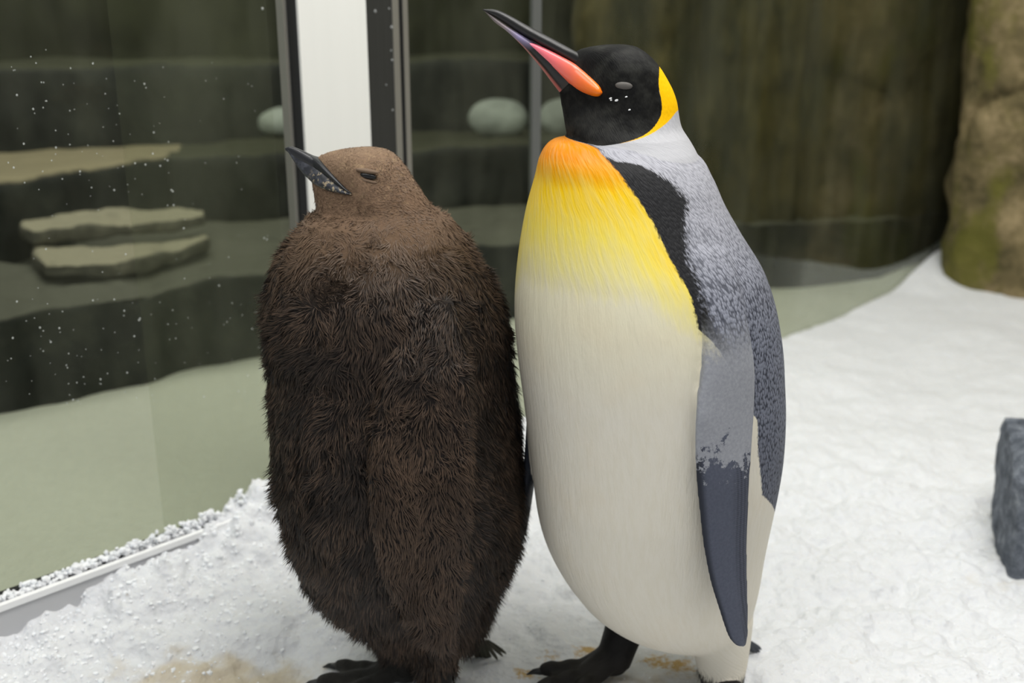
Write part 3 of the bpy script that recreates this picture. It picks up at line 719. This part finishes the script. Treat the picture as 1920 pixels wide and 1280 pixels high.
bill_part('upper_bill', [(905, 17), (930, 18), (956, 29), (990, 48), (1030, 69), (1074, 93), (1106, 112), (1136, 132)], [(906, 20), (926, 31), (948, 45), (972, 61), (1004, 80), (1045, 103), (1092, 135), (1128, 168)],
          [.0012, .0045, .007, .009, .0110, .0112, .0070, .003], M_BILL, AR)
lb = bill_part('lower_bill', [(908, 20), (930, 34), (955, 51), (980, 66), (1010, 84), (1050, 108), (1090, 136), (1125, 165)], [(909, 22), (928, 42), (948, 57), (968, 75), (988, 96), (1014, 127), (1035, 155), (1056, 182)],
          [.001, .004, .0065, .0085, .0105, .0125, .0115, .005], mat_lower(), AR)
pl = bill_part('bill_plate', [(981, 74), (990, 77), (1012, 85), (1040, 98), (1070, 114), (1096, 131), (1113, 145), (1122, 156), (1125, 165)], [(983, 78), (992, 86), (1010, 104), (1034, 127), (1060, 151), (1082, 169), (1102, 178), (1117, 180), (1125, 174)],
          [.006, .0092, .0118, .0142, .016, .0175, .018, .018, .018], mat_plate(), AR, pw=.45, S=head, extra=.0048); pl.parent = lb; pl.matrix_parent_inverse.identity()
def ellipsoid(c, ax, m=20, n=12):
    u = np.linspace(-math.pi/2, math.pi/2, n)[1:-1]; t = np.linspace(0, 2*math.pi, m, endpoint=False)
    R = [np.array(c) + np.cos(k)*np.cos(t)[:, None]*ax[0] + math.sin(k)*ax[2] + np.cos(k)*np.sin(t)[:, None]*ax[1] for k in u]
    return loft(R)
q = surf(head, 1168, 162)
v, f = ellipsoid(q+np.array([0, .001, 0]), (np.array([.0105, 0, -.0008]), np.array([0, .003, 0]), np.array([.0002, 0, .0046])))
child(obj('eye', v, f, mat_plain('grey_closed_eyelid', lin(92, 88, 84), .6, 200, .2)), AR)
for k, (u, w, r) in enumerate(((1146, 185, .0020), (1155, 190, .0024), (1174, 182, .0016), (1183, 205, .0016), (1150, 187, .0014))):
    q = surf(head, u, w); v, f = ellipsoid(q, (np.array([r, 0, .3*r]), np.array([0, .0012, 0]), np.array([-.2*r, 0, r*.6])), 10, 7)
    child(obj('snow_fleck', v, f, M_ICE), AR)
# tail feathers
M_TAIL = mat_plain('dark_tail_feathers', lin(70, 74, 82), .6, 160, .3)
def feather(a, b, w, mat, root, name='tail_feather'):
    a, b = np.array(a), np.array(b); d = b-a; L = np.linalg.norm(d); s = np.cross(d/L, [0, 1., 0]); s /= np.linalg.norm(s); u = np.cross(s, d/L)
    R = []
    for k, ww in ((0, .5), (.3, .9), (.7, 1), (.9, .7), (1, .15)):
        t = np.linspace(0, 2*math.pi, 8, endpoint=False); R.append(a + d*k + s*(np.cos(t)*w*ww)[:, None] + u*(np.sin(t)*.0012)[:, None])
    return child(obj(name, *loft(R), mat), root)
for k in range(9):
    a = P(1392+k*.6, 1185+k*1.5, .085); b = P(1405+k*2.8 + random.uniform(-1, 1), 1236-k*2.2+random.uniform(-3, 3), .10+random.uniform(-.012, .012)); feather(a, b, .0034, M_TAIL, AR)
M_CLAW = mat_plain('black_claw', lin(18, 18, 18), .3, 100, .2)
for tip, d in rtips+ltips: child(claw('claw', tip, d, .020, .006, M_CLAW, None), AR)
# dark fringe of feathers at the hem of the near leg
M_HEM = mat_plain('dark_hem_feathers', lin(44, 42, 40), .8, 100, .3)
hv_ = []; c0 = leg['c'][-6]; 
for k in range(150):
    a = random.uniform(0, 6.283); rr = .031; b = c0 + np.array([math.cos(a)*rr, math.sin(a)*rr, random.uniform(0, .012)]); e_ = b + np.array([math.cos(a)*.006, math.sin(a)*.006, -random.uniform(.012, .026)])
    s = np.array([-math.sin(a), math.cos(a), 0])*.0012
    hv_.append((np.array([b-s, b+s, e_]), [(0, 1, 2)]))
hem = child(obj('leg_hem', *join(hv_), M_HEM), AR); hem['kind'] = 'stuff'

# ---------------- brown downy chick
CR = bird_root('penguin_chick', (-.15, .0, 0))
tag(CR, 'fluffy dark brown penguin chick with short black bill, standing on the snow', 'penguin chick')
CY = .012
yc = np.concatenate([np.linspace(395, 450, 20), np.linspace(455, 1236, 120)])
ctrunk = ring_rows([(395, 606, 740), (399, 585, 800), (408, 572, 834), (425, 561, 852), (440, 549, 866), (470, 528, 884), (500, 515, 900), (540, 506, 926), (600, 507, 950), (650, 512, 957), (700, 515, 962), (800, 520, 974), (850, 524, 977),
    (900, 530, 981), (950, 541, 982), (1000, 555, 979), (1050, 575, 964), (1100, 605, 940), (1130, 632, 931), (1150, 658, 925), (1175, 690, 918), (1200, 715, 908), (1225, 745, 893), (1236, 762, 880)], yc,
    [(400, CY), (900, CY), (1236, CY+.015)], [(400, -70), (500, -62), (1236, -60)], ratio=[(400, .7), (500, .82), (800, .80), (1236, .85)], squash=(1000, .86))
yh = np.linspace(276, 450, 60)
chead = ring_rows([(276, 668, 706), (279, 642, 722), (284, 617, 734), (292, 598, 744), (305, 585, 756), (320, 582, 766), (340, 583, 779), (355, 586, 789), (375, 590, 802), (392, 596, 815), (408, 612, 830), (425, 626, 842), (450, 640, 856)], yh,
    [(276, CY), (450, CY)], [(276, -89), (370, -89), (410, -80), (450, -74)], lat=[(276, .010), (279, .019), (284, .027), (292, .034), (305, .041), (320, .046), (340, .049), (375, .054), (395, .059), (425, .07), (450, .08)], taper=np.interp(yh, [276, 290, 350, 400], [.5, .68, .62, .1]))
ctv, ctf = loft(ctrunk['R']); chv, chf = loft(chead['R'])
cf_rows = [(560, 762, 850), (620, 740, 868), (700, 716, 880), (800, 697, 886), (880, 690, 886), (960, 692, 882), (1040, 706, 876), (1100, 727, 870), (1150, 752, 862), (1190, 782, 855), (1212, 808, 848), (1222, 824, 842)]
yf = np.linspace(560, 1222, 40); FR = smooth_interp(yf, cf_rows)
s_m = np.array([surf(ctrunk, np.interp(y, yf, FR.mean(1)), y)[1] for y in (600, 700, 800, 880)])
Ym = np.interp(yf, [560, 600, 700, 800, 880, 1000, 1222], [s_m[0]+.012, s_m[0]+.000, s_m[1]-.010, s_m[2]-.022, s_m[3]-.030, s_m[3]-.032, s_m[3]-.014])
CFA, CFB = P(FR[:, 0], yf, Ym-.004), P(FR[:, 1], yf, Ym+.004)
cflv, cflf = blade(CFA, CFB, np.interp(yf, [560, 640, 900, 1150, 1222], [.014, .016, .015, .011, .005]), np.array([.3, -.95, 0]))
ci = 70; ccx = ctrunk['c'][ci]; cl = np.array([ctrunk['lx'][ci], ctrunk['ly'][ci], 0])
d_ = (cflv-np.array([ccx[0], ccx[1], 0]))@cl; cfzv = cflv-2*d_[:, None]*cl; cfzf = [t[::-1] for t in cflf]
CRF = np.array([-.158, .018, 0.]); CLF = np.array([-.092, -.046, 0.])
cang = math.radians(180+22)
crf, crt = foot(CRF, math.radians(180+6), .134, .0115, .34, P(748, 1185, .03), .026)
clf, clt = foot(CLF, math.radians(180+40), .118, .0115, .36, P(822, 1235, -.03), .012)
yl = np.linspace(1180, 1282, 16)
cleg = ring_rows([(1180, 745, 885), (1210, 770, 868), (1240, 780, 856), (1265, 784, 850), (1282, 790, 846)], yl, [(1180, 0), (1282, -.03)], [(1180, -60), (1282, -60)], ratio=[(1180, 1), (1282, 1)], m=24)
cleg2 = ring_rows([(1150, 680, 800), (1180, 698, 785), (1210, 708, 775), (1236, 716, 770)], np.linspace(1150, 1236, 14), [(1150, .02), (1236, .03)], [(1150, -60), (1236, -60)], ratio=[(1150, 1), (1236, 1)], m=24)
clv, clf_ = loft(cleg['R']); clv2, clf2 = loft(cleg2['R'])
V2, F2 = join([(ctv, ctf), (chv, chf), (cflv, cflf), (cfzv, cfzf), (clv, clf_), (clv2, clf2)] + crf + clf)
cm = remesh(V2, F2, .0035); smooth(cm, 3)
p = getco(cm); nrm = getno(cm)
dfeet = dist(bvh(*join(crf+clf)), p); dbody = dist(bvh(*join([(ctv, ctf), (chv, chf), (cflv, cflf), (cfzv, cfzf), (clv, clf_), (clv2, clf2)])), p)
ffoot = dbody-dfeet; chh = dist(bvh(ctv, ctf), p) - dist(bvh(chv, chf), p)
pyv = np.interp(p[:, 2], [P(750, 1280, CY)[2], P(690, 270, CY)[2]], [1280, 270])
cflip = np.clip((dist(bvh(ctv, ctf), p) - dist(bvh(cflv, cflf), p))/.01, 0, 1)*sstep(560, 760, pyv); fattr(cm, 'foot', ffoot); fattr(cm, 'height', pyv); fattr(cm, 'head', chh)
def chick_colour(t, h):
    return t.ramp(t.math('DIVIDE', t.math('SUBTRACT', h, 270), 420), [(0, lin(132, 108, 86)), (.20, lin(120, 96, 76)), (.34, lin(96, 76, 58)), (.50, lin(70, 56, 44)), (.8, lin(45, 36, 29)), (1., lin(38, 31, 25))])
def mat_chick():
    t = NT('chick_skin_down'); h = t.attr('height'); n = t.noise(70, 5, t.obj(), .65)
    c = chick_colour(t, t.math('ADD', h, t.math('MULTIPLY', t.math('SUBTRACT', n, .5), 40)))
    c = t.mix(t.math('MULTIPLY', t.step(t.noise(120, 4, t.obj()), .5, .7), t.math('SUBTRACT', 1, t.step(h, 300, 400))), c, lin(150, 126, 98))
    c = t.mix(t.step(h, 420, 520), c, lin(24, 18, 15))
    c = t.mix(t.step(t.attr('foot'), -.001, .002), c, t.mix(t.noise(80, 4, t.obj()), lin(22, 22, 22), lin(56, 54, 50)))
    return t.bsdf(c, .8, t.bump(t.noise(220, 4, t.obj(), .65), .5, .004), Specular_IOR_Level=.2, Sheen_Weight=.1)
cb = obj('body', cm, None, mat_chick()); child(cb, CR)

# down: short tapered strands rooted on the body
tri = np.array([t.vertices[:] for t in (cm.calc_loop_triangles() or cm.loop_triangles)], np.int64) if True else None
a_, b_, c_ = p[tri[:, 0]], p[tri[:, 1]], p[tri[:, 2]]
ar = np.linalg.norm(np.cross(b_-a_, c_-a_), axis=1)/2
ok = (ffoot[tri].max(1) < .0005)
dens = ar*ok*np.where(pyv[tri[:, 0]] < 385, 2.0, 1.0)
NS = 125000
ti = RNG.choice(len(tri), NS, p=dens/dens.sum()); u1, u2 = RNG.random(NS), RNG.random(NS); fl_ = u1+u2 > 1; u1[fl_], u2[fl_] = 1-u1[fl_], 1-u2[fl_]
w = np.stack([1-u1-u2, u1, u2], 1)
root = (p[tri[ti]]*w[..., None]).sum(1); rn = (nrm[tri[ti]]*w[..., None]).sum(1); rn /= np.linalg.norm(rn, axis=1)[:, None]
rh = (pyv[tri[ti]]*w).sum(1)
ln = np.interp(rh, [270, 350, 385, 410, 440, 500, 700, 1000, 1150, 1236, 1260], [.0030, .0048, .0085, .0120, .0145, .0155, .0170, .021, .026, .022, .012])*RNG.uniform(.6, 1.2, NS)
rf_ = (cflip[tri[ti]]*w).sum(1); ln *= 1-.25*rf_; ln *= np.where(((chh[tri[ti]]*w).sum(1) > 0) & (rh > 372), .55, 1.)
down = np.array([0, 0, -1.]) ; back = np.array([.45, .2, 0])
g = np.stack([fbm(root*48+k*31, 2) for k in range(3)], 1)         # clumps
g2 = np.stack([fbm(root*9+k*77, 2) for k in range(3)], 1)         # long waves
lift = np.interp(rh, [270, 365, 420, 600, 1000, 1240], [.34, .45, .85, .65, .5, .35]); cur = np.interp(rh, [270, 360, 400, 520, 650], [.6, .9, 1.7, 1.3, 1.])[:, None]
hd = (rh < 390)[:, None]
flow = np.where(hd, np.array([.95, 0, -.30]), down + back*.35)
d1 = rn*lift[:, None] + flow + g*.8*cur + g2*.55 + RNG.normal(0, .16, (NS, 3))
dn_ = np.linalg.norm(d1, axis=1); d1 -= rn*np.minimum((d1*rn).sum(1)-.34*dn_, 0)[:, None]
d1 /= np.linalg.norm(d1, axis=1)[:, None]
d2 = d1 + np.where(hd, 0, 1)*np.array([0, 0, -.45]) + g*.35*cur; d2 -= rn*np.minimum((d2*rn).sum(1)-.10, 0)[:, None]; d2 /= np.linalg.norm(d2, axis=1)[:, None]
wd = np.interp(rh, [270, 380, 450, 1240], [.00035, .00045, .00062, .0008])*RNG.uniform(.7, 1.3, NS)
sd = np.cross(d1, rn + RNG.normal(0, .35, (NS, 3))); sd /= np.linalg.norm(sd, axis=1)[:, None]
m1 = root - rn*.0004; m2 = m1 + d1*(ln*.5)[:, None]; m3 = m2 + d2*(ln*.5)[:, None]
SV = np.stack([m1-sd*wd[:, None], m1+sd*wd[:, None], m2-sd*(wd*.75)[:, None], m2+sd*(wd*.75)[:, None], m3], 1).reshape(-1, 3)
k5 = (np.arange(NS)*5)[:, None]
FT = np.concatenate([k5+np.array([0, 1, 3]), k5+np.array([0, 3, 2]), k5+np.array([2, 3, 4])], 1).reshape(-1, 3).astype(np.int32)
dm = bpy.data.meshes.new('down'); dm.vertices.add(len(SV)); dm.vertices.foreach_set('co', SV.astype(np.float32).ravel())
dm.loops.add(FT.size); dm.loops.foreach_set('vertex_index', FT.ravel()); dm.polygons.add(len(FT)); dm.polygons.foreach_set('loop_start', np.arange(0, FT.size, 3, dtype=np.int32)); dm.polygons.foreach_set('loop_total', np.full(len(FT), 3, np.int32)); dm.update()
fattr(dm, 'tip', np.tile([0, 0, .55, .55, 1.], NS)); fattr(dm, 'rand', np.repeat(np.clip(RNG.random(NS)*.6 + .4*(fbm(root*30+5, 2)*.5+.5), 0, 1), 5)); fattr(dm, 'height', np.repeat(rh, 5)); vattr(dm, 'rootn', np.repeat(rn, 5, 0)); fattr(dm, 'flip', np.repeat(rf_, 5))
def mat_down():
    t = NT('brown_down'); h = t.attr('height'); tip = t.attr('tip'); r = t.attr('rand')
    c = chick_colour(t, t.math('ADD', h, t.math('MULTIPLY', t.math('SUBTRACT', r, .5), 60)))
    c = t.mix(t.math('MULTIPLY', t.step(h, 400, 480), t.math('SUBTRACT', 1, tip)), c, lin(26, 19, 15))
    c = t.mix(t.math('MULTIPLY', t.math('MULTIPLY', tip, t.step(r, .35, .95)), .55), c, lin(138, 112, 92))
    c = t.mix(t.math('MULTIPLY', t.attr('flip'), .30), c, lin(98, 76, 58))
    gn = t.n('NewGeometry').outputs['Normal']
    mixn = t.n('VectorMath', operation='NORMALIZE'); add = t.n('VectorMath', operation='MULTIPLY_ADD'); t.set(add.inputs[0], gn); add.inputs[1].default_value = (.55, .55, .55); t.set(add.inputs[2], t.attr('rootn', True)); t.set(mixn.inputs[0], add)
    return t.bsdf(c, .55, mixn.outputs[0], Specular_IOR_Level=.3)
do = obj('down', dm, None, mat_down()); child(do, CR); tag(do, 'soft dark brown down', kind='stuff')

HY = CY-.002
M_CBILL = mat_plain('chick_black_bill', lin(36, 37, 40), .3, 60, .3)
def mat_cbill():
    t = NT('chick_lower_bill'); n = t.noise(150, 4, t.obj()); s = t.attr('s')
    c = t.mix(t.step(n, .4, .7), lin(44, 46, 52), lin(78, 80, 88))
    c = t.mix(t.math('MULTIPLY', t.step(t.noise(230, 3, t.obj()), .53, .6), t.math('MULTIPLY', t.step(s, .4, .55), .9)), c, lin(176, 160, 132))
    return t.bsdf(c, .4, t.bump(n, .3, .002))
bill_part('upper_bill', [(535, 277), (545, 274), (562, 280), (585, 291), (602, 298), (632, 320), (655, 340), (668, 350)], [(536, 282), (548, 291), (568, 305), (590, 317), (610, 327), (636, 341), (656, 350), (668, 354)], [.002, .004, .0065, .0092, .0115, .014, .016, .017], M_CBILL, CR, pw=.6, S=chead, extra=.0022)
bill_part('lower_bill', [(540, 279), (553, 284), (573, 294), (594, 304), (616, 316), (642, 332), (660, 345), (668, 350)], [(541, 285), (550, 300), (562, 317), (576, 332), (595, 346), (622, 355), (648, 357), (668, 357)], [.0015, .0035, .006, .0092, .0125, .015, .017, .018], mat_cbill(), CR, pw=.55, S=chead, extra=.0035)
q = surf(chead, 692, 331)
v, f = ellipsoid(q+np.array([0, .0005, 0]), (np.array([.0105, 0, -.0022]), np.array([0, .0035, 0]), np.array([.0006, 0, .0040])))
ey = child(obj('eye', v, f, mat_plain('dark_eye', (.004, .004, .004), .15, 50, .1)), CR)
def lid(name, dz, ax):
    v, f = ellipsoid(q+np.array([-.001, .0005, dz]), ax); o = obj(name, v, f, mat_plain(name+'_brown', lin(112, 92, 74), .8, 200, .2)); o.parent = ey; return o
lid('eyelid', .0062, (np.array([.0145, 0, -.0022]), np.array([0, .0040, 0]), np.array([.0004, 0, .0030]))); lid('eyelid', -.0058, (np.array([.0125, 0, -.003]), np.array([0, .0034, 0]), np.array([.0004, 0, .0024])))
M_CT = mat_plain('chick_tail_feathers', lin(66, 64, 52), .7, 120, .3)
for k in range(11):
    a = P(880+k*3.5, 1200, .07); b = P(868+k*8.2+random.uniform(-3, 3), 1246-abs(k-4)*1.2-max(0, k-7)*4+random.uniform(-3, 3), .085+random.uniform(-.01, .01)); feather(a, b, .0032, M_CT, CR)
for tip, d in crt+clt: child(claw('claw', tip, d, .020, .0056, M_CLAW, None), CR)
